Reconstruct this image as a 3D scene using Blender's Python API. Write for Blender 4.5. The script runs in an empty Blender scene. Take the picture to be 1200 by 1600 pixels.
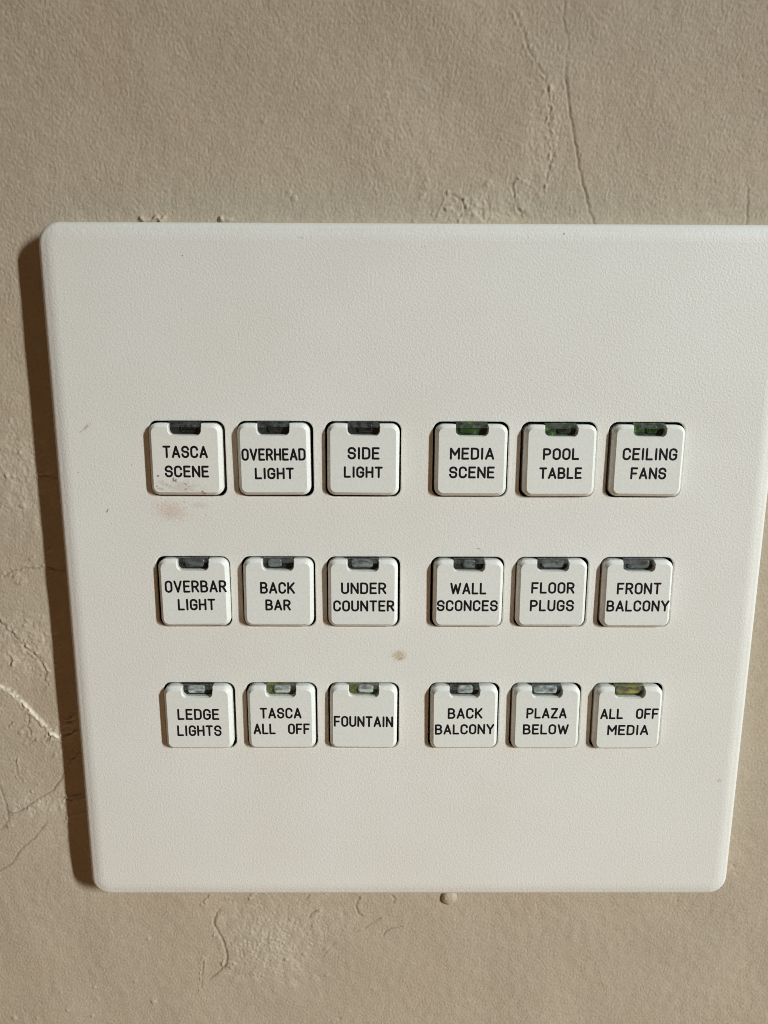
import bpy, bmesh, math, random
import numpy as np
from mathutils import Matrix, Vector
from mathutils.geometry import delaunay_2d_cdt

scene = bpy.context.scene
col = scene.collection
MM = 0.001
DEPTH = 5.0            # mm, how far the plate's face stands off the wall

# ------------------------------------------------------------------ camera
cam_data = bpy.data.cameras.new("camera")
cam = bpy.data.objects.new("camera", cam_data)
col.objects.link(cam)
cam_data.sensor_fit = 'VERTICAL'
cam_data.sensor_height = 24.0
cam_data.lens = 18.0
cam_data.clip_start = 0.005
cam_data.clip_end = 20.0
right = Vector((0.999979, -0.005311, 0.003589))
up = Vector((-0.00242, 0.205632, 0.978626))
back = Vector((-0.005936, -0.978615, 0.205615))
m = Matrix((right, up, back)).transposed().to_4x4()
m.translation = Vector((-6.3645, -(130.2018 + DEPTH), 41.8667)) * MM
cam.matrix_world = m
scene.camera = cam

# ------------------------------------------------------------------ light
world = bpy.data.worlds.new("World")
scene.world = world
world.use_nodes = True
wn = world.node_tree
bg = wn.nodes['Background']
bg.inputs['Color'].default_value = (1.0, 0.62, 0.34, 1)
bg.inputs['Strength'].default_value = 0.048

def area_lamp(name, loc, target, sx, sy, power, color, spread=180):
    d = bpy.data.lights.new(name, 'AREA')
    d.shape = 'RECTANGLE'
    d.size, d.size_y = sx, sy
    d.energy = power
    d.color = color
    d.spread = math.radians(spread)
    o = bpy.data.objects.new(name, d)
    col.objects.link(o)
    o.location = loc
    z = (Vector(loc) - Vector(target)).normalized()
    x = Vector((0, 0, 1)).cross(z).normalized()
    y = z.cross(x)
    o.rotation_euler = Matrix((x, y, z)).transposed().to_euler()
    return o

# tall narrow window light from the right, a little above the plate
K = Vector((1.25, -1.0, 0.47)).normalized() * 1.7
area_lamp("window_light", K, (-0.015, 0, -0.10), 0.065, 0.52, 1.18, (0.935, 0.985, 0.985), 30)
# cooler sky light raking along the wall from the upper right
area_lamp("sky_light", (0.24, -0.11, 0.20), (0.07, 0, 0.11), 0.10, 0.10, 0.065, (0.12, 0.58, 1.0))
# warm light thrown back up by the floor and furniture below
area_lamp("floor_bounce", (-0.05, -0.40, -0.55), (0, 0, 0), 0.5, 0.4, 0.72, (1.0, 0.55, 0.26))

scene.view_settings.view_transform = 'Standard'
scene.view_settings.look = 'None'
scene.view_settings.exposure = 0.0
scene.view_settings.gamma = 1.0
scene.view_settings.use_curve_mapping = False
scene.render.engine = 'CYCLES'
scene.cycles.samples = 192
scene.cycles.filter_width = 1.0
scene.render.resolution_x = 768
scene.render.resolution_y = 1024

# ------------------------------------------------------------------ material helpers
def new_mat(name, color, rough=0.5, spec=0.5):
    mt = bpy.data.materials.new(name)
    mt.use_nodes = True
    nt = mt.node_tree
    b = nt.nodes['Principled BSDF']
    b.inputs['Base Color'].default_value = (*color, 1)
    b.inputs['Roughness'].default_value = rough
    b.inputs['Specular IOR Level'].default_value = spec
    return mt, nt, b

def node(nt, typ, **props):
    n = nt.nodes.new(typ)
    for k, v in props.items():
        setattr(n, k, v)
    return n

def noise(nt, vec, scale, detail=2.0, rough=0.5):
    n = node(nt, 'ShaderNodeTexNoise')
    n.inputs['Scale'].default_value = scale
    n.inputs['Detail'].default_value = detail
    n.inputs['Roughness'].default_value = rough
    if vec is not None:
        nt.links.new(vec, n.inputs['Vector'])
    return n

def ramp(nt, fac, stops):
    r = node(nt, 'ShaderNodeValToRGB')
    e = r.color_ramp.elements
    e[0].position, e[0].color = stops[0][0], (*stops[0][1], 1)
    e[1].position, e[1].color = stops[-1][0], (*stops[-1][1], 1)
    for p, c in stops[1:-1]:
        x = e.new(p)
        x.color = (*c, 1)
    nt.links.new(fac, r.inputs['Fac'])
    return r

def mixc(nt, fac, a, b, mode='MIX'):
    n = node(nt, 'ShaderNodeMix', data_type='RGBA', blend_type=mode)
    for sock, v in ((n.inputs[0], fac), (n.inputs[6], a), (n.inputs[7], b)):
        if hasattr(v, 'is_linked'):
            nt.links.new(v, sock)
        elif isinstance(v, (int, float)):
            sock.default_value = v
        else:
            sock.default_value = (*v, 1)
    return n.outputs[2]

def bump(nt, height, dist, strength=1.0, normal=None):
    b = node(nt, 'ShaderNodeBump')
    b.inputs['Distance'].default_value = dist
    b.inputs['Strength'].default_value = strength
    nt.links.new(height, b.inputs['Height'])
    if normal is not None:
        nt.links.new(normal, b.inputs['Normal'])
    return b.outputs['Normal']

def math_node(nt, op, a, b=None, clamp=False):
    n = node(nt, 'ShaderNodeMath', operation=op, use_clamp=clamp)
    for i, v in enumerate((a, b)):
        if v is None:
            continue
        if hasattr(v, 'is_linked'):
            nt.links.new(v, n.inputs[i])
        else:
            n.inputs[i].default_value = v
    return n.outputs[0]

def spots(nt, coord, base, lst):
    """dirt marks: (x mm, y-depth mm, z mm, rx, rz, angle, colour, opacity, ragged)"""
    warp = noise(nt, coord, 2600, 3)
    for (sx, sy, sz, rx, rz, ang, c, op, rag) in lst:
        sub = node(nt, 'ShaderNodeVectorMath', operation='SUBTRACT')
        nt.links.new(coord, sub.inputs[0])
        sub.inputs[1].default_value = (sx * MM, sy * MM, sz * MM)
        mp = node(nt, 'ShaderNodeMapping', vector_type='TEXTURE')
        mp.inputs['Rotation'].default_value = (0, math.radians(ang), 0)
        mp.inputs['Scale'].default_value = (rx * MM, 0.01, rz * MM)
        nt.links.new(sub.outputs[0], mp.inputs['Vector'])
        ln = node(nt, 'ShaderNodeVectorMath', operation='LENGTH')
        nt.links.new(mp.outputs[0], ln.inputs[0])
        w = math_node(nt, 'MULTIPLY', math_node(nt, 'SUBTRACT', warp.outputs['Fac'], 0.5), rag)
        d = math_node(nt, 'ADD', ln.outputs['Value'], w)
        f = ramp(nt, d, [(0.25, (op,) * 3), (1.0, (0, 0, 0))])
        base = mixc(nt, f.outputs['Color'], base, c)
    return base

# ------------------------------------------------------------------ mesh helpers
def mesh_obj(name, verts, faces, mats, parent=None, mat_idx=None, smooth=None):
    me = bpy.data.meshes.new(name)
    me.from_pydata([tuple(v) for v in verts], [], faces)
    for mt in mats:
        me.materials.append(mt)
    if mat_idx is not None:
        me.polygons.foreach_set('material_index', mat_idx)
    me.update()
    bm = bmesh.new()
    bm.from_mesh(me)
    bmesh.ops.recalc_face_normals(bm, faces=bm.faces)
    bm.to_mesh(me)
    bm.free()
    if smooth is not None:
        me.polygons.foreach_set('use_smooth', [True] * len(me.polygons))
        me.set_sharp_from_angle(angle=math.radians(smooth))
    o = bpy.data.objects.new(name, me)
    col.objects.link(o)
    if parent:
        o.parent = parent
    return o

def arc(cx, cy, r, a0, a1, n):
    return [(cx + r * math.cos(math.radians(a0 + (a1 - a0) * i / n)),
             cy + r * math.sin(math.radians(a0 + (a1 - a0) * i / n))) for i in range(n + 1)]

def round_rect(x0, x1, y0, y1, r, n=8):
    return (arc(x1 - r, y0 + r, r, -90, 0, n) + arc(x1 - r, y1 - r, r, 0, 90, n)
            + arc(x0 + r, y1 - r, r, 90, 180, n) + arc(x0 + r, y0 + r, r, 180, 270, n))

def W(x, h, z):
    """plate coordinates in mm (x right, h out of the plate's face, z up) -> metres"""
    return (x * MM, -(DEPTH + h) * MM, z * MM)

# ------------------------------------------------------------------ wall: troweled plaster as a real relief
FEATURES = [   # kind, width mm, height mm, raggedness, path (x, z) mm
    ('g', 0.35, 0.05, 0.12, [(21.55, 95.61), (21.69, 91.64), (22.88, 87.94), (22.55, 86.25), (22.65, 84.28)]),
    ('g', 0.42, 0.13, 0.1, [(22.6, 85.83), (22.67, 84.11), (23.33, 81.49), (24.27, 77.91), (25.47, 73.76), (26.11, 71.21), (27.51, 67.07), (28.34, 64.62), (29.47, 62.44), (30.27, 60.43)]),
    ('g', 0.35, 0.065, 0.22, [(14.21, 93.21), (14.96, 91.2), (16.52, 87.91), (17.98, 85.98), (19.43, 84.27), (20.34, 81.91), (20.85, 79.52), (20.72, 77.43), (21.49, 74.21), (21.53, 72.33), (20.56, 68.31), (20.1, 67.24)]),
    ('r', 0.22, 0.07, 0.15, [(20.1, 67.24), (18.44, 68.49), (16.82, 69.26)]),
    ('g', 0.25, 0.1, 0.25, [(16.49, 69.35), (15.77, 69.25), (15.18, 68.48), (15.69, 66.73), (16.31, 65.06), (17.43, 64.08), (18.32, 63.29)]),
    ('r', 0.25, 0.12, 0.2, [(2.79, 63.02), (3.79, 65.3), (4.81, 66.97)]),
    ('g', 0.3, 0.12, 0.25, [(5.01, 67.26), (6.08, 66.68), (7.16, 66.0), (7.85, 64.53), (7.26, 63.04)]),
    ('g', 0.2, 0.1, 0.1, [(54.16, 68.65), (54.48, 65.72), (54.8, 61.74)]),
    ('w', 0.55, 0.24, 0.1, [(-81.09, -17.65), (-77.75, -20.22), (-75.48, -21.65), (-72.79, -25.17), (-70.6, -27.8), (-68.95, -29.79), (-67.68, -30.72)]),
    ('g', 0.3, 0.13, 0.15, [(-66.8, -37.85), (-67.64, -39.08), (-68.91, -40.99), (-70.67, -42.64), (-72.62, -43.75), (-75.29, -45.69), (-77.64, -46.8), (-78.95, -47.5)]),
    ('g', 0.28, 0.1, 0.1, [(-80.34, -40.17), (-79.61, -41.54), (-79.11, -44.02), (-78.76, -46.8), (-78.8, -48.47), (-80.75, -50.58)]),
    ('g', 0.28, 0.11, 0.1, [(-71.18, -48.61), (-74.0, -52.13), (-77.43, -55.25), (-79.22, -58.11), (-81.66, -59.7), (-84.3, -60.71)]),
    ('g', 0.25, 0.06, 0.2, [(-76.28, -35.15), (-76.42, -37.86), (-75.37, -39.9)]),
    ('g', 0.4, 0.15, 0.3, [(-73.0, -26.09), (-73.28, -27.8), (-73.0, -30.06)]),
    ('g', 0.3, 0.1, 0.3, [(-76.05, -27.54), (-77.13, -28.73)]),
    ('g', 0.3, 0.12, 0.3, [(-72.12, -31.12), (-73.32, -32.32)]),
    ('g', 0.3, 0.1, 0.2, [(-69.01, -30.45), (-70.34, -31.79)]),
    ('g', 0.25, 0.12, 0.4, [(-76.96, -6.28), (-75.59, -7.89), (-74.88, -9.14), (-73.28, -11.03), (-71.11, -13.3), (-70.06, -14.82), (-69.03, -16.74), (-68.9, -19.31), (-68.61, -20.21)]),
    ('g', 0.25, 0.09, 0.2, [(-75.65, 0.98), (-73.21, 2.2), (-70.82, 2.81), (-69.45, 2.57), (-67.88, 3.18)]),
    ('g', 0.4, 0.18, 0.3, [(-67.05, -30.45), (-66.05, -30.18), (-64.54, -29.52)]),
    ('g', 0.5, 0.2, 0.3, [(-65.85, -27.66), (-64.6, -27.27)]),
    ('g', 0.25, 0.1, 0.2, [(-66.02, -35.82), (-64.95, -34.74), (-63.74, -33.39)]),
    ('r', 0.5, 0.2, 0.3, [(-67.84, -43.06), (-66.4, -43.61), (-64.37, -43.05)]),
    ('g', 0.4, 0.15, 0.3, [(-67.68, -44.02), (-66.17, -43.88), (-64.14, -43.33)]),
    ('r', 0.3, 0.1, 0.3, [(-67.34, -47.5), (-65.18, -47.08), (-62.91, -46.8)]),
    ('g', 0.25, 0.1, 0.2, [(-66.99, 19.82), (-65.83, 20.05), (-64.7, 20.05), (-63.39, 19.37)]),
    ('g', 0.25, 0.1, 0.2, [(-67.06, 3.3), (-65.61, 2.58), (-63.54, 2.22)]),
    ('g', 0.45, 0.12, 0.2, [(-40.58, -65.24), (-41.4, -66.27), (-41.32, -67.3)]),
    ('g', 0.5, 0.18, 0.12, [(-38.0, -68.04), (-39.22, -69.52), (-39.7, -71.75), (-39.0, -73.55), (-37.92, -75.8), (-37.5, -78.38), (-37.32, -80.36), (-38.04, -82.19), (-40.09, -84.19), (-41.86, -85.57)]),
    ('g', 0.3, 0.07, 0.2, [(-42.16, -80.35), (-42.59, -84.18), (-42.99, -87.28)]),
    ('g', 0.3, 0.12, 0.1, [(-10.15, -65.41), (-10.93, -67.62), (-10.42, -69.4), (-9.39, -70.14)]),
    ('g', 0.3, 0.1, 0.1, [(-9.39, -73.13), (-7.57, -71.63), (-5.76, -70.29)]),
    ('g', 0.3, 0.1, 0.1, [(-5.49, -74.78), (-4.71, -73.43), (-3.67, -72.98), (-1.34, -72.38)]),
    ('g', 0.3, 0.12, 0.1, [(-3.72, -65.12), (-3.07, -66.15), (-3.45, -67.18)]),
    ('g', 0.35, 0.12, 0.1, [(-20.52, -70.58), (-19.85, -69.39), (-18.68, -68.65)]),
    ('r', 0.3, 0.1, 0.2, [(-19.22, -70.13), (-17.77, -68.35)]),
    ('g', 0.3, 0.1, 0.1, [(-21.22, -66.58), (-20.17, -65.11)]),
    ('g', 0.3, 0.05, 0.1, [(-18.32, -80.38), (-16.72, -78.1), (-15.0, -75.83)]),
    ('r', 0.36, 0.5, 0.25, [(-46.36, 63.2), (-45.76, 62.81), (-44.37, 62.91), (-43.49, 63.31), (-42.78, 62.92), (-42.12, 63.32)]),
    ('r', 0.36, 0.4, 0.25, [(-33.01, 63.26), (-32.4, 62.76), (-31.11, 62.97)]),
    ('b', 0.4, 0.35, 0, [(-32.69, 63.16)]),
    ('b', 1.35, 0.9, 0, [(7.74, -65.72)]),
    ('b', 0.5, 0.2, 0, [(-52.94, -90.38)]),
    ('b', 0.35, 0.15, 0, [(-56.47, -85.4)]),
    ('b', 0.35, 0.15, 0, [(-65.0, -86.93)]),
    ('b', 0.35, 0.15, 0, [(-65.92, -93.98)]),
    ('b', 0.35, 0.15, 0, [(-70.84, -92.39)]),
    ('b', 0.3, 0.1, 0, [(-77.37, -94.27)]),
    ('b', 0.3, 0.12, 0, [(-71.94, -88.01)]),
    ('b', 0.5, 0.2, 0, [(-82.17, -94.42)]),
    ('b', 0.4, 0.18, 0, [(-72.65, 19.92)]),
    ('b', 0.35, 0.15, 0, [(-71.42, 19.69)]),
    ('b', 0.5, 0.2, 0, [(-70.32, 14.47)]),
    ('b', 0.4, 0.14, 0, [(-53.11, -75.34)]),
    ('b', 0.5, 0.15, 0, [(-74.8, -29.79)]),
    ('b', 0.5, 0.2, 0, [(-20.51, 66.37)]),
    ('b', 0.4, 0.15, 0, [(-21.32, 67.34)]),
    ('b', 0.3, 0.12, 0, [(-70.04, 46.75)]),
    ('p', 0.22, 0.12, 0, [(37.03, -79.07)]),
    ('p', 0.2, 0.1, 0, [(68.37, -41.64)]),
    ('p', 0.6, 0.2, 0, [(64.52, -58.74)]),
    ('p', 0.4, 0.15, 0, [(65.19, -60.34)]),
    ('p', 0.25, 0.1, 0, [(66.63, -64.43)]),
    ('p', 0.25, 0.1, 0, [(65.13, -66.34)]),
    ('p', 0.5, 0.15, 0, [(-14.51, -94.7)]),
    ('b', 0.45, 0.14, 0, [(-21.57, -79.0)]),
]
ROUGH = [      # x, z, rx, rz, amount: patches of crumbly plaster
    (-29.4, -76.6, 9.8, 10.7, 1.4),
    (-70.9, -44.9, 6.8, 2.5, 1.6),
    (9.1, 64.5, 7.4, 2.8, 1.6),
    (-70.3, 20.3, 6.8, 10.5, 1.2),
    (20.2, 76.5, 3.6, 9.5, 1),
    (-72.2, -12.3, 7.1, 7.7, 1.4),
    (-3.7, 75.9, 9.3, 13.4, 0.5),
    (-18.2, -71.3, 7.8, 6.0, 0.6),
    (-66.5, -29.1, 6.1, 4.0, 1.2),
    (-60.6, 55.1, 4.3, 6.3, 0.3),
    (53.2, 68.6, 3.2, 4.9, 0.35),
    (63.8, -86.7, 12.0, 9.5, 0.35),
    (28.4, -69.9, 7.8, 6.0, 0.3),
    (15.4, 66.5, 7.4, 4.0, 0.6),
]
rng = np.random.default_rng(11)
STEP = 0.16
fx = np.arange(-94, 86, STEP)
fz = np.arange(-106, 106, STEP)
grow = np.cumsum(1.0 * 1.18 ** np.arange(26))
xs = np.concatenate([fx[0] - grow[::-1], fx, fx[-1] + grow])
zs = np.concatenate([fz[0] - grow[::-1], fz, fz[-1] + grow])
NX, NZ, P = len(fx), len(fz), 26
X, Z = np.meshgrid(fx, fz)

def band(lo, hi, stretch=1.0):
    """filtered noise with wavelengths lo..hi mm, rms 1; stretch > 1 lengthens it vertically"""
    f = np.fft.rfft2(rng.standard_normal((NZ, NX)))
    kz = np.fft.fftfreq(NZ, STEP)[:, None] * stretch
    kx = np.fft.rfftfreq(NX, STEP)[None, :]
    k = np.sqrt(kx ** 2 + kz ** 2) + 1e-9
    wl = 1.0 / k
    g = np.exp(-((np.log(wl) - math.log(math.sqrt(lo * hi))) / (0.5 * math.log(hi / lo))) ** 2)
    n = np.fft.irfft2(f * g, s=(NZ, NX))
    return n / n.std()

grain_a = band(0.5, 1.1, 1.35)
grain_b = band(0.36, 0.75)
mid = band(2.0, 6.0, 1.2)
big = band(14.0, 45.0)
lump = band(0.7, 2.2)
topness = 1 / (1 + np.exp(-(Z - 40) / 12))
H = grain_a * (0.010 + 0.004 * topness) + grain_b * 0.0075 + mid * 0.014 + big * 0.08
wear = np.zeros_like(H)
for (cx, cz, rx, rz, amt) in ROUGH:
    e = np.sqrt(((X - cx) / rx) ** 2 + ((Z - cz) / rz) ** 2) + 0.22 * mid
    mk = np.clip(1.25 - e, 0, 1)
    mk = mk * mk * (3 - 2 * mk)
    H += mk * amt * (0.026 * np.clip(lump, -0.6, 2.2) + 0.03 * np.clip(mid, -0.5, 2))
    wear = np.maximum(wear, 0.12 * mk * min(amt, 1))

def dist_path(pts, reach):
    """distance to a path on the sub-grid around it"""
    a = np.array(pts)
    i0 = np.searchsorted(fx, a[:, 0].min() - reach); i1 = np.searchsorted(fx, a[:, 0].max() + reach)
    j0 = np.searchsorted(fz, a[:, 1].min() - reach); j1 = np.searchsorted(fz, a[:, 1].max() + reach)
    sx, sz = X[j0:j1, i0:i1], Z[j0:j1, i0:i1]
    d = np.full(sx.shape, 1e9)
    t_all = np.zeros(sx.shape)
    if len(a) == 1:
        d = np.hypot(sx - a[0, 0], sz - a[0, 1])
    for s in range(len(a) - 1):
        p, q = a[s], a[s + 1]
        v = q - p
        t = np.clip(((sx - p[0]) * v[0] + (sz - p[1]) * v[1]) / (v @ v + 1e-12), 0, 1)
        dd = np.hypot(sx - p[0] - t * v[0], sz - p[1] - t * v[1])
        better = dd < d
        d = np.where(better, dd, d)
        t_all = np.where(better, (s + t) / (len(a) - 1), t_all)
    return (slice(j0, j1), slice(i0, i1)), d, t_all

def ragged(pts, jag, step=0.5):
    out = []
    for p, q in zip(pts[:-1], pts[1:]):
        n = max(1, int(math.hypot(q[0] - p[0], q[1] - p[1]) / step))
        for i in range(n):
            t = i / n
            out.append((p[0] + t * (q[0] - p[0]) + rng.normal() * jag * 0.55,
                        p[1] + t * (q[1] - p[1]) + rng.normal() * jag * 0.55))
    return out + [pts[-1]]

crack = np.zeros_like(H)
for kind, w, h, jag, pts in FEATURES:
    if kind == 'g':
        w, h = max(w, 0.42), h * 1.35
    path = ragged(pts, jag) if len(pts) > 1 else pts
    sl, d, t = dist_path(path, 4 * w + 1)
    if d.size == 0:
        continue
    var = 0.75 + 0.35 * np.clip(lump[sl], -1.5, 1.5)
    if len(pts) > 1:
        var = var * np.clip(np.minimum(t, 1 - t) * 12 + 0.25, 0, 1)
    if kind == 'g':
        var = var * 0.25 + 0.75 * (0.85 + 0.15 * np.clip(mid[sl], -2, 2)) * (np.clip(np.minimum(t, 1 - t) * 9 + 0.2, 0, 1) if len(pts) > 1 else 1)
        H[sl] += -h * var * np.exp(-(d / (0.55 * w)) ** 2) + 0.18 * h * np.exp(-(d / (1.5 * w)) ** 2)
        if jag >= 0.2:      # chipped, crumbly lips
            H[sl] += 0.07 * np.clip(lump[sl] + 0.2, 0, 2.5) * np.exp(-((d - 0.7 * w) / (0.8 * w)) ** 2)
        crack[sl] = np.maximum(crack[sl], var * min(1, h / 0.16) * np.exp(-(d / (0.36 * w)) ** 2))
    elif kind in 'rw':
        H[sl] += h * (0.55 + 0.3 * var + 0.18 * np.clip(mid[sl], -2, 2)) * np.exp(-(d / (0.8 * w)) ** 2)
        if kind == 'w':
            H[sl] += 0.035 * lump[sl] * np.exp(-(d / (1.3 * w)) ** 2)
            wear[sl] = np.maximum(wear[sl], np.exp(-(d / (0.95 * w)) ** 4) * np.clip(0.8 + 0.2 * lump[sl] + 0.35 * mid[sl] - 0.1 * big[sl], 0, 1))
    elif kind == 'b':
        H[sl] += h * np.sqrt(np.clip(1 - (d / (1.15 * w)) ** 2, 0, 1)) * (0.8 + 0.2 * var)
    elif kind == 'p':
        H[sl] += -h * np.exp(-(d / (0.7 * w)) ** 2)
for x0, x1, z0, z1, n in ((-84, -63, -36, 32, 46), (-42, -16, -90, -66, 26), (-5, 15, 62, 70, 12), (-84, -64, -62, -36, 14)):
    for _ in range(n):      # crumbs of plaster left by the trowel
        px, pz = rng.uniform(x0, x1), rng.uniform(z0, z1)
        w, el, an = rng.uniform(0.25, 0.6), rng.uniform(1, 2.4), rng.uniform(0.3, 1.3)
        q = (px + w * el * math.cos(an), pz + w * el * math.sin(an))
        sl, d, t = dist_path([(px, pz), q], 3)
        H[sl] += w * rng.uniform(0.12, 0.34) * np.exp(-(d / (0.7 * w)) ** 2) * (1 + 0.5 * np.clip(lump[sl], -1, 1))
# random trowel pits and grains all over
for _ in range(150):
    px, pz = rng.uniform(-92, 84), rng.uniform(-104, 104)
    w = rng.uniform(0.14, 0.34)
    sl, d, t = dist_path([(px, pz)], 2)
    H[sl] += rng.choice([-0.3, 0.34, 0.34]) * w * np.exp(-(d / w) ** 2)
edge = np.minimum.reduce([X - fx[0], fx[-1] - X, Z - fz[0], fz[-1] - Z])
H *= np.clip(edge / 8.0, 0, 1)

full = np.zeros((len(zs), len(xs)))
full[P:P + NZ, P:P + NX] = H
# outward swell added above the plate so the upper wall catches less light
GX, GZ = np.meshgrid(xs, zs)
up_z = np.clip(GZ - 52, 0, 60)
full += 0.5 * 0.006 * up_z ** 2 + 0.36 * np.clip(GZ - 112, 0, None)
fcrack = np.zeros_like(full)
fcrack[P:P + NZ, P:P + NX] = np.clip(crack, 0, 1)
fwear = np.zeros_like(full)
fwear[P:P + NZ, P:P + NX] = wear
co = np.stack([GX * MM, -full * MM, GZ * MM], -1).reshape(-1, 3)
nz, nx = full.shape
idx = np.arange(nz * nx).reshape(nz, nx)
quads = np.stack([idx[:-1, :-1], idx[:-1, 1:], idx[1:, 1:], idx[1:, :-1]], -1).reshape(-1, 4)
me = bpy.data.meshes.new("wall")
me.vertices.add(len(co)); me.vertices.foreach_set('co', co.ravel())
me.loops.add(quads.size); me.loops.foreach_set('vertex_index', quads.ravel().astype(np.int32))
me.polygons.add(len(quads)); me.polygons.foreach_set('loop_start', np.arange(0, quads.size, 4, dtype=np.int32))
me.polygons.foreach_set('use_smooth', np.ones(len(quads), dtype=bool))
at = me.attributes.new('wear', 'FLOAT', 'POINT')
at.data.foreach_set('value', fwear.ravel().astype(np.float32))
at2 = me.attributes.new('crack', 'FLOAT', 'POINT')
at2.data.foreach_set('value', fcrack.ravel().astype(np.float32))
me.update(calc_edges=True)
me.validate()
wall = bpy.data.objects.new("wall", me)
col.objects.link(wall)
wall['kind'] = 'structure'
wall['label'] = "beige hand troweled plaster wall with hairline cracks behind the keypad"

mt, nt, b = new_mat("plaster", (0.445, 0.385, 0.285), 0.85, 0.25)
tc = node(nt, 'ShaderNodeTexCoord').outputs['Object']
n1 = noise(nt, tc, 28, 4, 0.55)
n2 = noise(nt, tc, 160, 4, 0.6)
n3 = noise(nt, tc, 1500, 3, 0.6)
BASE = (0.455, 0.384, 0.284)
def tone(f):
    return tuple(v * f for v in BASE)
c = ramp(nt, n1.outputs['Fac'], [(0.32, (0.45, 0.355, 0.248)), (0.68, (0.475, 0.42, 0.335))]).outputs['Color']
n4 = noise(nt, tc, 70, 3, 0.6)
c = mixc(nt, 0.35, c, ramp(nt, n4.outputs['Color'], [(0.36, (0.485, 0.372, 0.255)), (0.64, (0.445, 0.405, 0.32))]).outputs['Color'])
c = mixc(nt, 0.5, c, ramp(nt, n2.outputs['Fac'], [(0.3, tone(.92)), (0.7, tone(1.08))]).outputs['Color'])
c = mixc(nt, 0.4, c, ramp(nt, n3.outputs['Fac'], [(0.3, tone(.78)), (0.7, tone(1.22))]).outputs['Color'])
wa = node(nt, 'ShaderNodeAttribute', attribute_name='wear')
c = mixc(nt, wa.outputs['Fac'], c, (0.80, 0.74, 0.60))
ca = node(nt, 'ShaderNodeAttribute', attribute_name='crack')
c = mixc(nt, math_node(nt, 'MULTIPLY', ca.outputs['Fac'], 0.6), c, (0.13, 0.095, 0.06))
nt.links.new(c, b.inputs['Base Color'])
g1 = noise(nt, tc, 2600, 3, 0.6)
nt.links.new(bump(nt, g1.outputs['Fac'], 0.00009, 1.0), b.inputs['Normal'])
me.materials.append(mt)

# ------------------------------------------------------------------ keypad
BUTTONS = [    # centre x, z mm on the plate; lines of lettering: text, x0, x1, z0, z1 mm on the cap
    (-39.21, 23.69, [('TASCA', -3.77, 3.84, 0.31, 2.45), ('SCENE', -3.59, 3.9, -3.0, -0.92)]),
    (-24.26, 23.75, [('OVERHEAD', -5.42, 5.44, -0.13, 2.01), ('LIGHT', -3.3, 3.38, -3.32, -1.28)]),
    (-9.10, 23.72, [('SIDE', -2.66, 2.8, 0.11, 2.26), ('LIGHT', -3.3, 3.35, -3.04, -1.03)]),
    (9.15, 23.63, [('MEDIA', -3.67, 3.89, 0.18, 2.28), ('SCENE', -3.73, 4.04, -3.02, -0.93)]),
    (24.20, 23.58, [('POOL', -3.02, 3.19, 0.22, 2.28), ('TABLE', -3.54, 3.79, -3.02, -0.98)]),
    (39.21, 23.60, [('CEILING', -4.43, 4.88, 0.16, 2.31), ('FANS', -2.87, 3.26, -3.09, -0.99)]),
    (-38.88, 0.03, [('OVERBAR', -5.04, 5.78, 0.18, 2.44), ('LIGHT', -2.95, 3.67, -3.08, -0.92)]),
    (-24.12, 0.05, [('BACK', -3.16, 2.97, -0.0, 2.18), ('BAR', -2.31, 2.21, -3.08, -1.0)]),
    (-9.25, 0.06, [('UNDER', -3.85, 4.14, 0.02, 2.2), ('COUNTER', -5.25, 5.58, -3.19, -1.08)]),
    (9.22, 0.01, [('WALL', -3.24, 3.19, 0.06, 2.24), ('SCONCES', -5.5, 5.28, -3.06, -0.95)]),
    (24.01, 0.01, [('FLOOR', -3.68, 3.97, 0.13, 2.27), ('PLUGS', -3.8, 4.01, -3.13, -0.97)]),
    (39.03, -0.05, [('FRONT', -3.72, 4.11, 0.08, 2.27), ('BALCONY', -5.37, 5.75, -3.08, -0.97)]),
    (-39.16, -23.69, [('LEDGE', -3.73, 3.89, -0.17, 2.04), ('LIGHTS', -3.94, 4.17, -3.37, -1.19)]),
    (-24.12, -23.67, [('TASCA', -3.87, 3.73, 0.02, 2.18), ('ALL  OFF', -5.12, 5.19, -3.08, -0.91)]),
    (-9.14, -23.66, [('FOUNTAIN', -5.41, 5.43, -1.67, 0.5)]),
    (9.12, -23.67, [('BACK', -3.04, 3.35, 0.05, 2.21), ('BALCONY', -5.34, 5.55, -3.06, -0.97)]),
    (24.13, -23.70, [('PLAZA', -3.66, 3.72, 0.14, 2.25), ('BELOW', -4.2, 4.2, -3.02, -0.94)]),
    (39.03, -23.70, [('ALL  OFF', -5.19, 5.46, 0.1, 2.22), ('MEDIA', -3.73, 3.87, -3.11, -1.02)]),
]
PITCH, GX0, ROW = 14.952, 9.172, 23.673
GRID = [((-GX0 - (2 - i) * PITCH) if i < 3 else (GX0 + (i - 3) * PITCH), (1 - j) * ROW)
        for j in range(3) for i in range(6)]

keypad = bpy.data.objects.new("lighting_keypad", None)
col.objects.link(keypad)
keypad.empty_display_size = 0.02
keypad['label'] = "square off white wall plate with eighteen engraved light control buttons"
keypad['category'] = "keypad"

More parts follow.
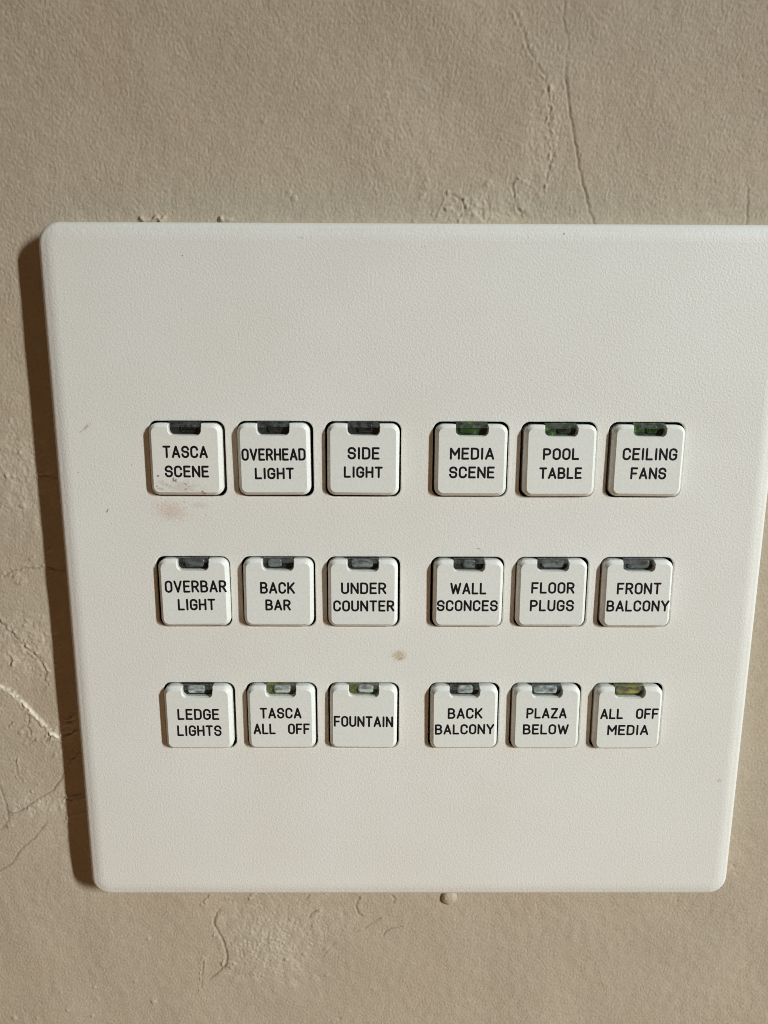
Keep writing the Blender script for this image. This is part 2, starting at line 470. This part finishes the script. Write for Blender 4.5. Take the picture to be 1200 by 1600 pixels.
# ---- materials
def painted(name, color, spec_rough, grain, depth, marks=(), seed=0.0):
    mt, nt, b = new_mat(name, color, spec_rough, 0.4)
    tc = node(nt, 'ShaderNodeTexCoord').outputs['Object']
    big = noise(nt, tc, 45, 4, 0.6)
    lo = tuple(v * f for v, f in zip(color, (0.95, 0.935, 0.90)))
    c = ramp(nt, big.outputs['Fac'], [(0.3, lo), (0.7, tuple(min(1, v * 1.025) for v in color))]).outputs['Color']
    fine = noise(nt, tc, 2200, 3, 0.6)
    c = mixc(nt, 0.35, c, ramp(nt, fine.outputs['Fac'], [(0.25, tuple(v * 0.86 for v in color)),
                                                       (0.75, tuple(min(1, v * 1.10) for v in color))]).outputs['Color'])
    c = spots(nt, tc, c, marks)
    nt.links.new(c, b.inputs['Base Color'])
    g = noise(nt, tc, grain, 2.5, 0.55)
    nt.links.new(bump(nt, g.outputs['Fac'], depth, 1.0), b.inputs['Normal'])
    rr = ramp(nt, fine.outputs['Fac'], [(0.3, (spec_rough - .06,) * 3), (0.7, (spec_rough + .08,) * 3)])
    nt.links.new(rr.outputs['Color'], b.inputs['Roughness'])
    return mt

BR, DK, YL, GR = (0.33, 0.20, 0.10), (0.10, 0.07, 0.05), (0.50, 0.37, 0.19), (0.25, 0.24, 0.23)
FY = -DEPTH
plate_marks = [
    (-55.9, FY, 29.1, 1.1, 0.35, -40, BR, 0.45, 1.6), (-56.9, FY, 28.3, 0.5, 0.16, -35, BR, 0.5, 1.2),
    (-53.4, FY, 14.6, 0.55, 0.17, -60, DK, 0.8, 0.6),
    (-2.8, FY, -11.9, 1.6, 1.25, 0, YL, 0.72, 1.8), (-2.5, FY, -12.6, 0.9, 0.3, -30, BR, 0.55, 1.0),
    (11.0, FY, 8.0, 0.6, 0.14, 12, GR, 0.75, 0.7), (57.4, FY, -36.8, 0.55, 0.45, 0, YL, 0.6, 1.0),
    (-42.4, FY, 14.6, 3.4, 2.2, 10, (0.56, 0.37, 0.24), 0.40, 2.8), (-40.0, FY, 16.2, 0.5, 0.2, 20, BR, 0.35, 1.4), (-44.5, FY, 15.6, 0.3, 0.14, -20, BR, 0.4, 0.8), (-37.5, FY, 15.6, 2.0, 0.7, 5, (0.5, 0.36, 0.26), 0.25, 2.4), (-42.9, FY, 14.1, 0.4, 0.14, 10, BR, 0.6, 1.0),
    (-38.3, FY, 56.8, 0.17, 0.15, 0, DK, 0.8, 0.2), (-38.9, FY, 48.4, 0.15, 0.15, 0, GR, 0.7, 0.2),
    (23.3, FY, 60.4, 0.24, 0.2, 0, DK, 0.7, 0.3), (-57.9, FY, 21.3, 0.2, 0.15, 0, GR, 0.6, 0.3),
    (-36.4, FY, 13.9, 0.35, 0.12, -50, BR, 0.5, 0.6), (-19.1, FY, 59.6, 0.7, 0.12, 10, GR, 0.45, 1.0),
    (-48.7, FY, 22.6, 0.18, 0.15, 0, GR, 0.6, 0.2), (0.8, FY, 58.4, 0.2, 0.14, 0, GR, 0.5, 0.3),
    (40.9, FY, 44.4, 0.22, 0.14, 0, GR, 0.45, 0.3),
]
M_plate = painted("plate_paint", (0.765, 0.755, 0.705), 0.52, 2800, 0.00007, plate_marks)
cap_marks = [
    (-0.8, -7.1, -4.6, 4.4, 1.2, 0, (0.40, 0.29, 0.19), 0.30, 2.6), (-4.2, -7.1, -3.9, 0.9, 0.5, 30, (0.3, 0.2, 0.12), 0.3, 2.4), (-0.2, -7.1, -4.1, 0.3, 0.12, 40, BR, 0.6, 0.8), (2.9, -7.1, -5.75, 0.35, 0.2, 20, BR, 0.7, 0.6),
    (-4.76, -7.1, -2.74, 0.2, 0.15, 0, DK, 0.75, 0.5), (-2.2, -7.1, -3.35, 0.14, 0.4, 0, DK, 0.6, 0.6),
    (-1.9, -7.1, -3.6, 0.34, 0.14, 30, DK, 0.5, 0.6), (-1.75, -7.1, -3.45, 0.14, 0.3, 0, DK, 0.45, 0.5),
    (2.67, -7.1, -5.4, 0.22, 0.16, 0, BR, 0.8, 0.4), (-5.0, -7.1, -4.5, 0.16, 0.12, 0, GR, 0.6, 0.4),
    (-4.5, -7.1, -5.0, 0.5, 0.16, 10, GR, 0.4, 1.0), (-0.24, -7.1, -5.0, 0.3, 0.12, -20, GR, 0.6, 0.6),
    (-3.4, -7.1, -4.3, 0.16, 0.12, 0, GR, 0.6, 0.5), (0.4, -7.1, -4.5, 0.14, 0.14, 0, BR, 0.6, 0.3),
]
M_cap = painted("button_plastic", (0.765, 0.772, 0.722), 0.28, 2600, 0.000022)
cap_marks = [(a, b, c, rx * 1.45, rz * 1.45, an, co, min(1, op * 1.35), rg) if rx < 0.6 else (a, b, c, rx, rz, an, co, op, rg)
             for a, b, c, rx, rz, an, co, op, rg in cap_marks]
M_cap_dirty = painted("button_plastic_specked", (0.765, 0.762, 0.705), 0.30, 2600, 0.000022, cap_marks)
M_ink, _, _ = new_mat("black_lettering_fill", (0.009, 0.008, 0.008), 0.6, 0.15)
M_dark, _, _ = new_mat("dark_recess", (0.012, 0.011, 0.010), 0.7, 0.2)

# ---- face plate: rounded edge, eighteen rounded-square openings
def plate_outline(inset, r):
    return round_rect(-61.9 + inset, 61.3 - inset, -61.6 + inset, 62.1 - inset, r, 10)

def build_faceplate():
    V, F, MI = [], [], []
    def add_ring(pts, h):
        s = len(V)
        V.extend(W(x, h, z) for x, z in pts)
        return list(range(s, s + len(pts)))
    def bridge(a, b, mi=0):
        n = len(a)
        for i in range(n):
            F.append((a[i], a[(i + 1) % n], b[(i + 1) % n], b[i])); MI.append(mi)
    prof = [(0.0, -4.85), (0.0, -1.5)]
    for k in range(1, 7):
        a = k / 6 * math.pi / 2
        prof.append((1.25 * (1 - math.cos(a)), -1.5 + 1.25 * math.sin(a)))
    prof += [(1.5, -0.17), (1.9, -0.08), (2.4, -0.02), (2.9, 0.0)]
    rings = [add_ring(plate_outline(i, 3.7 - min(i, 2.2)), h) for i, h in prof]
    for a, b in zip(rings[:-1], rings[1:]):
        bridge(a, b)
    outer = rings[-1]
    holes = []
    for cx, cz in GRID:
        s = 6.48
        pts = round_rect(cx - s - .18, cx + s + .18, cz - s - .18, cz + s + .18, 1.68, 6)
        r0 = add_ring(pts, 0.0)
        p1 = round_rect(cx - s - .05, cx + s + .05, cz - s - .05, cz + s + .05, 1.56, 6)
        r1 = add_ring(p1, -0.05)
        p2 = round_rect(cx - s, cx + s, cz - s, cz + s, 1.5, 6)
        r2 = add_ring(p2, -0.18)
        r2b = add_ring(p2, -0.55)
        r3 = add_ring(p2, -2.4)
        bridge(r0, r1); bridge(r1, r2); bridge(r2, r2b); bridge(r2b, r3, 1)
        holes.append(r0)
    loops = [outer] + holes
    vid = [v for lp in loops for v in lp]
    pts2 = [Vector((V[v][0] * 1000, V[v][2] * 1000)) for v in vid]
    edges, k = [], 0
    for lp in loops:
        n = len(lp)
        edges += [(k + i, k + (i + 1) % n) for i in range(n)]
        k += n
    ov, oe, of, orig, _, _ = delaunay_2d_cdt(pts2, edges, [], 1, 1e-5)
    for f in of:
        c = sum((ov[i] for i in f), Vector((0, 0))) / len(f)
        if any(abs(c.x - gx) < 6.66 and abs(c.y - gz) < 6.66 and
               (max(abs(c.x - gx) - 4.98, 0) ** 2 + max(abs(c.y - gz) - 4.98, 0) ** 2) < 1.675 ** 2
               for gx, gz in GRID):
            continue
        F.append(tuple(vid[orig[i][0]] for i in f)); MI.append(0)
    o = mesh_obj("faceplate", V, F, [M_plate, M_dark], keypad, MI, smooth=40)
    for q in o.data.polygons:          # the face itself is dead flat
        if all(abs(o.data.vertices[v].co.y + DEPTH * MM) < 1e-6 for v in q.vertices):
            q.use_smooth = False
    return o
build_faceplate()

V = [W(x, h, z) for h in (-2.5, -4.7) for x, z in round_rect(-57, 56.5, -56.5, 57, 2, 4)]
n = len(V) // 2
mesh_obj("backing_board", V, [tuple(range(n)), tuple(range(n, 2 * n))] +
         [(i, (i + 1) % n, n + (i + 1) % n, n + i) for i in range(n)], [M_dark], keypad)

# ---- button caps
A0, CAP_H = 6.12, 1.3
def cap_outline(a, r, w, nb, mouth, q):
    """rounded square (half size a) with a notch of half width w cut down to nb from the top edge"""
    p = arc(a - r, -a + r, r, -90, 0, 7) + arc(a - r, a - r, r, 0, 90, 7)
    p += arc(w + mouth, a - mouth, mouth, 90, 180, 4)
    p += arc(w - q, nb + q, q, 0, -90, 6)
    p += arc(-w + q, nb + q, q, -90, -180, 6)
    p += arc(-w - mouth, a - mouth, mouth, 0, 90, 4)
    p += arc(-a + r, a - r, r, 90, 180, 7) + arc(-a + r, -a + r, r, 180, 270, 7)
    return p

NOTCH_W, NOTCH_B = 2.68, A0 - 1.86
base_o = cap_outline(A0, 1.40, NOTCH_W, NOTCH_B, 0.12, 0.78)
top_o = cap_outline(A0 - 0.58, 0.95, NOTCH_W + 0.14, NOTCH_B - 0.14, 0.14, 0.90)
RINGS = [(-2.2, 0), (0.56, 0), (0.61, .02), (0.67, .08), (1.20, .86), (1.26, .94), (1.29, .98), (1.3, 1)]

def build_cap():
    V, F = [], []
    n = len(base_o)
    for h, s in RINGS:
        for (x0, z0), (x1, z1) in zip(base_o, top_o):
            V.append((MM * (x0 + (x1 - x0) * s), -(DEPTH + h) * MM, MM * (z0 + (z1 - z0) * s)))
    for k in range(len(RINGS) - 1):
        for i in range(n):
            j = (i + 1) % n
            F.append((k * n + i, k * n + j, (k + 1) * n + j, (k + 1) * n + i))
    s = (len(RINGS) - 1) * n
    F.append(tuple(range(s, s + n)))
    F.append(tuple(range(n)))
    return V, F

# ---- indicator: clear window in the notch over a small lamp block
def indicator_mats(kind, seed):
    tray, nt, b = new_mat("indicator_tray", (0.02, 0.02, 0.02), 0.5, 0.5)
    tc = node(nt, 'ShaderNodeTexCoord').outputs['Object']
    mp = node(nt, 'ShaderNodeMapping')
    mp.inputs['Location'].default_value = (seed * 0.37, seed * 0.11, seed * 0.23)
    nt.links.new(tc, mp.inputs['Vector'])
    nz = noise(nt, mp.outputs[0], 900, 3, 0.65)
    pal = {'black': [(0.3, (0.008, 0.008, 0.008)), (0.75, (0.035, 0.035, 0.033))],
           'green': [(0.40, (0.008, 0.011, 0.007)), (0.56, (0.03, 0.075, 0.016)), (0.72, (0.15, 0.32, 0.05))],
           'grey': [(0.3, (0.022, 0.026, 0.026)), (0.75, (0.10, 0.115, 0.115))],
           'olive': [(0.3, (0.04, 0.045, 0.012)), (0.7, (0.19, 0.20, 0.06))]}[kind[0]]
    nt.links.new(ramp(nt, nz.outputs['Fac'], pal).outputs['Color'], b.inputs['Base Color'])
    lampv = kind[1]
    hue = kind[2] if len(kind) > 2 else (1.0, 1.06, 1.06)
    lamp, nt, b = new_mat("indicator_lamp_block", (lampv,) * 3, 0.18, 0.6)  # block's mottled grey also paints in reflections seen in the window
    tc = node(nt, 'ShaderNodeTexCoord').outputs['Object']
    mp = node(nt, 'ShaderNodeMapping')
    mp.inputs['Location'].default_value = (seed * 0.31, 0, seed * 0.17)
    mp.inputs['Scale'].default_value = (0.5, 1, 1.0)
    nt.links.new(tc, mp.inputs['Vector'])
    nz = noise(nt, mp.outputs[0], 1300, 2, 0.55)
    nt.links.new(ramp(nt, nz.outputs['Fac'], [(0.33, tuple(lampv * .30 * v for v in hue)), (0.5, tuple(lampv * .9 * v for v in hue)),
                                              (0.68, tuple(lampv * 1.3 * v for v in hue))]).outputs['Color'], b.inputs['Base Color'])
    return tray, lamp

def clear_plastic():
    mt = bpy.data.materials.new("clear_window_plastic")
    mt.use_nodes = True
    nt = mt.node_tree
    nt.nodes.remove(nt.nodes['Principled BSDF'])
    lw = node(nt, 'ShaderNodeLayerWeight')
    fr = math_node(nt, 'ADD', math_node(nt, 'MULTIPLY', math_node(nt, 'POWER', lw.outputs['Facing'], 4.0), 0.9), 0.045)
    tr = node(nt, 'ShaderNodeBsdfTransparent'); tr.inputs['Color'].default_value = (0.96, 0.97, 0.96, 1)
    gl = node(nt, 'ShaderNodeBsdfGlossy'); gl.inputs['Roughness'].default_value = 0.12
    mx = node(nt, 'ShaderNodeMixShader')
    nt.links.new(fr, mx.inputs[0]); nt.links.new(tr.outputs[0], mx.inputs[1]); nt.links.new(gl.outputs[0], mx.inputs[2])
    nt.links.new(mx.outputs[0], nt.nodes['Material Output'].inputs['Surface'])
    return mt
M_clear = clear_plastic()
def reflection_strip_mat():  # patchy grey painted as a reflection along the window's top
    mt = bpy.data.materials.new("window_reflection_strip")
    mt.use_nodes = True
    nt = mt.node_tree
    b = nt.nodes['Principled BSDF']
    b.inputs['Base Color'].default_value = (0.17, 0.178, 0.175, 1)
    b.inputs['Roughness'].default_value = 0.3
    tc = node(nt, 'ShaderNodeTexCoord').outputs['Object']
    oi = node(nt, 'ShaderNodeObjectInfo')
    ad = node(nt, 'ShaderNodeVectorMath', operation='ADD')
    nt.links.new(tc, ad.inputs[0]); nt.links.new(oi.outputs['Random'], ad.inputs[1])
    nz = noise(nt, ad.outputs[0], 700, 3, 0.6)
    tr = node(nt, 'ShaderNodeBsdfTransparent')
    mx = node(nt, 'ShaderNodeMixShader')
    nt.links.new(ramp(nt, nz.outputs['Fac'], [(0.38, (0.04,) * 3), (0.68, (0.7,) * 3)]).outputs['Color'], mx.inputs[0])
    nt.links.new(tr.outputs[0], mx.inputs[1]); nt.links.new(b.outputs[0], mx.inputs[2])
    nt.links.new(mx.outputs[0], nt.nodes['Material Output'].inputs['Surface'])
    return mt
M_reflect = reflection_strip_mat()

def build_indicator(off, lw):
    V, F, MI = [], [], []
    w, z0, z1 = NOTCH_W - 0.03, NOTCH_B + 0.03, A0 + 0.3
    def outline(ins):
        q = 0.74
        return [(w - ins, z1)] + [(-w + ins, z1)] + arc(-w + q, z0 + q, q - ins, 180, 270, 5) + arc(w - q, z0 + q, q - ins, 270, 360, 5)
    def prism(pts, h0, h1, mi, floor=True):
        s = len(V); n = len(pts)
        V.extend((x * MM, -(DEPTH + h1) * MM, z * MM) for x, z in pts)
        V.extend((x * MM, -(DEPTH + h0) * MM, z * MM) for x, z in pts)
        F.append(tuple(range(s, s + n))); MI.append(mi)
        if floor:
            F.append(tuple(range(s + n, s + 2 * n))); MI.append(mi)
        for i in range(n):
            j = (i + 1) % n
            F.append((s + i, s + j, s + n + j, s + n + i)); MI.append(mi)
    prism(outline(0), -1.6, 0.05, 0)
    ins = [(0.0, 0.06), (0.03, 0.26), (0.10, 0.38), (0.22, 0.46), (0.38, 0.50)]     # softly domed lamp block
    prev = None
    for d, hh in ins:
        pts = round_rect(off - lw + d, off + lw - d, z0 + 0.30 + d, z0 + 1.80 - d, max(0.05, 0.45 - d), 4)
        s = len(V)
        V.extend((x * MM, -(DEPTH + hh) * MM, z * MM) for x, z in pts)
        ring = list(range(s, s + len(pts)))
        if prev:
            for i in range(len(pts)):
                j = (i + 1) % len(pts)
                F.append((prev[i], prev[j], ring[j], ring[i])); MI.append(1)
        prev = ring
    F.append(tuple(prev)); MI.append(1)
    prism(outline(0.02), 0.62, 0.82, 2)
    s = len(V)                          # added sloping strip, its patchy grey stands in for a reflection
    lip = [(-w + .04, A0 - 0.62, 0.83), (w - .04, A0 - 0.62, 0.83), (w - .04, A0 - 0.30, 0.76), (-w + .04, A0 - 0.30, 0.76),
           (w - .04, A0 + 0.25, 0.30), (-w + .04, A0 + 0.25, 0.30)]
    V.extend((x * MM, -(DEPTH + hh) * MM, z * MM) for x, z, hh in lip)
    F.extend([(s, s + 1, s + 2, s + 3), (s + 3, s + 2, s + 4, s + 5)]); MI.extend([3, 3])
    return V, F, MI

# ---- single-stroke engraved lettering
def fillet(pts, closed=False):
    """pts: (x, y[, r]); corners with r are rounded"""
    out = []
    n = len(pts)
    for i, p in enumerate(pts):
        r = p[2] if len(p) > 2 else 0
        if r == 0 or (not closed and i in (0, n - 1)):
            out.append((p[0], p[1])); continue
        a, b, c = Vector(pts[i - 1][:2]), Vector(p[:2]), Vector(pts[(i + 1) % n][:2])
        u, v = (a - b).normalized(), (c - b).normalized()
        half = math.acos(max(-1, min(1, u.dot(v)))) / 2
        t = r / math.tan(half)
        ctr = b + (u + v).normalized() * (r / math.sin(half))
        s, e = b + u * t - ctr, b + v * t - ctr
        a0, a1 = math.atan2(s.y, s.x), math.atan2(e.y, e.x)
        d = (a1 - a0 + math.pi) % (2 * math.pi) - math.pi
        k = 7
        out += [(ctr.x + r * math.cos(a0 + d * j / k), ctr.y + r * math.sin(a0 + d * j / k)) for j in range(k + 1)]
    if closed:
        out.append(out[0])
    return out

def glyph(ch):
    w = 0.54
    r = w / 2 - 0.001
    if ch == 'A': return 0.60, [[(0, 0), (.30, 1), (.60, 0)], [(.09, .29), (.51, .29)]]
    if ch == 'B': return .55, [fillet([(0, 0), (0, 1), (.50, 1, .23), (.50, .52, .23), (0, .52)]),
                              fillet([(0, .52), (.55, .52, .25), (.55, 0, .25), (0, 0)])]
    if ch == 'C': return w, [fillet([(w, .74), (w, 1, r), (0, 1, r), (0, 0, r), (w, 0, r), (w, .26)])]
    if ch == 'D': return w, [fillet([(0, 0), (0, 1), (w, 1, .26), (w, 0, .26), (0, 0)])]
    if ch == 'E': return .48, [[(.48, 1), (0, 1), (0, 0), (.48, 0)], [(0, .52), (.42, .52)]]
    if ch == 'F': return .48, [[(.48, 1), (0, 1), (0, 0)], [(0, .48), (.42, .48)]]
    if ch == 'G': return w, [fillet([(w, .75), (w, 1, r), (0, 1, r), (0, 0, r), (w, 0, r), (w, .47), (.30, .47)])]
    if ch == 'H': return w, [[(0, 0), (0, 1)], [(w, 0), (w, 1)], [(0, .5), (w, .5)]]
    if ch == 'I': return 0.0, [[(0, 0), (0, 1)]]
    if ch == 'K': return .55, [[(0, 0), (0, 1)], [(.53, 1), (0, .36)], [(.17, .56), (.55, 0)]]
    if ch == 'L': return .46, [[(0, 1), (0, 0), (.46, 0)]]
    if ch == 'M': return .68, [[(0, 0), (0, 1), (.34, .38), (.68, 1), (.68, 0)]]
    if ch == 'N': return .56, [[(0, 0), (0, 1), (.56, 0), (.56, 1)]]
    if ch == 'O': return w, [fillet([(0, 0, r), (0, 1, r), (w, 1, r), (w, 0, r)], True)]
    if ch == 'P': return .53, [fillet([(0, 0), (0, 1), (.53, 1, .26), (.53, .46, .26), (0, .46)])]
    if ch == 'R': return .54, [fillet([(0, 0), (0, 1), (.52, 1, .25), (.52, .48, .25), (0, .48)]), [(.27, .48), (.54, 0)]]
    if ch == 'S': return w, [fillet([(w, .77), (w, 1, r), (0, 1, r), (0, .55, .21), (w, .48, .21), (w, 0, r), (0, 0, r), (0, .23)])]
    if ch == 'T': return .54, [[(0, 1), (.54, 1)], [(.27, 1), (.27, 0)]]
    if ch == 'U': return w, [fillet([(0, 1), (0, 0, r), (w, 0, r), (w, 1)])]
    if ch == 'V': return .60, [[(0, 1), (.30, 0), (.60, 1)]]
    if ch == 'W': return .86, [[(0, 1), (.215, 0), (.43, .86), (.645, 0), (.86, 1)]]
    if ch == 'Y': return .60, [[(0, 1), (.30, .45), (.60, 1)], [(.30, .45), (.30, 0)]]
    if ch == 'Z': return .54, [[(0, 1), (.54, 1), (0, 0), (.54, 0)]]
    return 0.30, []

STROKE_R, INK_H = 0.198, 0.022
def stroke(V, F, pts, r=STROKE_R):
    """flat bead of ink along a path, domed, with round ends; split where the path turns sharply"""
    P2 = [Vector(pts[0])]
    for p in pts[1:]:
        if (Vector(p) - P2[-1]).length > 1e-4:
            P2.append(Vector(p))
    runs, cur = [], [P2[0]]
    for i in range(1, len(P2)):
        cur.append(P2[i])
        if i < len(P2) - 1 and (P2[i] - P2[i - 1]).normalized().dot((P2[i + 1] - P2[i]).normalized()) < 0.8:
            runs.append(cur); cur = [P2[i]]
    runs.append(cur)
    cs = [(math.cos(a), math.sin(a)) for a in (math.pi * k / 6 for k in range(7))]
    for run in runs:
        rings = []
        for i, p in enumerate(run):
            d = Vector((0, 0))
            if i > 0: d += (p - run[i - 1]).normalized()
            if i < len(run) - 1: d += (run[i + 1] - p).normalized()
            d.normalize()
            nrm = Vector((-d.y, d.x))
            s = len(V)
            for cx, cy in cs:
                q = p + nrm * (r * cx)
                V.append(W(q.x, CAP_H - 0.004 + INK_H * cy, q.y))
            rings.append(list(range(s, s + 7)))
        for a, b in zip(rings[:-1], rings[1:]):
            for k in range(6):
                F.append((a[k], a[k + 1], b[k + 1], b[k]))
        for p in (run[0], run[-1]):
            s = len(V)
            N = 12
            for lev in (0.0, 0.5, 0.85):
                for k in range(N):
                    a = 2 * math.pi * k / N
                    rr = r * math.sqrt(1 - lev * lev)
                    V.append(W(p.x + rr * math.cos(a), CAP_H - 0.004 + INK_H * 1.01 * lev, p.y + rr * math.sin(a)))
            V.append(W(p.x, CAP_H - 0.004 + INK_H * 1.01, p.y))
            for l in range(2):
                for k in range(N):
                    j = (k + 1) % N
                    F.append((s + l * N + k, s + l * N + j, s + (l + 1) * N + j, s + (l + 1) * N + k))
            for k in range(N):
                F.append((s + 2 * N + k, s + 2 * N + (k + 1) % N, s + 3 * N))

def build_lettering(lines):
    V, F = [], []
    for text, x0, x1, z0, z1 in lines:
        r = STROKE_R
        hgt = z1 - z0 - 2 * r
        gs = [glyph(c) for c in text]
        gap = 0.30
        total = sum(g[0] for g in gs) + gap * (len(gs) - 1)
        for a, b in zip(text[:-1], text[1:]):
            total += 0.04 if 'I' in (a, b) else 0
        k = (x1 - x0 - 2 * r) / total
        x = x0 + r
        for i, (gw, strokes) in enumerate(gs):
            for s in strokes:
                stroke(V, F, [(x + k * px, z0 + r + hgt * py) for px, py in s])
            x += k * (gw + gap)
            if i + 1 < len(text) and 'I' in (text[i], text[i + 1]):
                x += k * 0.04
    return V, F

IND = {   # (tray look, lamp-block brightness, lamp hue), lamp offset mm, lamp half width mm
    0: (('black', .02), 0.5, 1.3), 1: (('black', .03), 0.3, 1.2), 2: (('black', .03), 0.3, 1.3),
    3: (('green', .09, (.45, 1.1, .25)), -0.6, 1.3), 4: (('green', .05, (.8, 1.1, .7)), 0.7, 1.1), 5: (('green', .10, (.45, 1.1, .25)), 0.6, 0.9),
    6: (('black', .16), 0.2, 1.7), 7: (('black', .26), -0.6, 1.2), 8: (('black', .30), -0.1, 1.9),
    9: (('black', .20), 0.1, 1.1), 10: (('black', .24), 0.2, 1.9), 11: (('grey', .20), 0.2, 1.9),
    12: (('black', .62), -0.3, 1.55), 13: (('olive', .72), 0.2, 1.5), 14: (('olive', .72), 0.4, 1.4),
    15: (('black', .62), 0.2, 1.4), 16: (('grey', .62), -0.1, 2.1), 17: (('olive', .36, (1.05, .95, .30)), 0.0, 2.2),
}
rnd = random.Random(5)
capV, capF = build_cap()
proto = mesh_obj("button", capV, capF, [M_cap], keypad, smooth=32)
for q in proto.data.polygons:
    if len(q.vertices) > 8:
        q.use_smooth = False
for i, (bx, bz, lines) in enumerate(BUTTONS):
    if i == 0:
        o = proto
    else:
        o = proto.copy()
        col.objects.link(o)
        o.parent = keypad
    o.location = (bx * MM, rnd.uniform(-0.05, 0.06) * MM, bz * MM)
    o.rotation_euler = (math.radians(rnd.uniform(-.5, .5)), math.radians(rnd.uniform(-.4, .4)), math.radians(rnd.uniform(-.5, .5)))
    words = " ".join(" ".join(l[0].split()) for l in lines)
    o['label'] = "cream button engraved " + words
    kind, off, lw = IND[i]
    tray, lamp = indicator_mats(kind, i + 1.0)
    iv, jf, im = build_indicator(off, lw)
    mesh_obj("indicator_window", iv, jf, [tray, lamp, M_clear, M_reflect], o, im, smooth=35)
    lv, lf = build_lettering(lines)
    mesh_obj("lettering", lv, lf, [M_ink], o, smooth=50)
proto.data = proto.data.copy()
proto.data.materials[0] = M_cap_dirty
proto['label'] = "cream button engraved TASCA SCENE, with dirt specks along its lower edge"
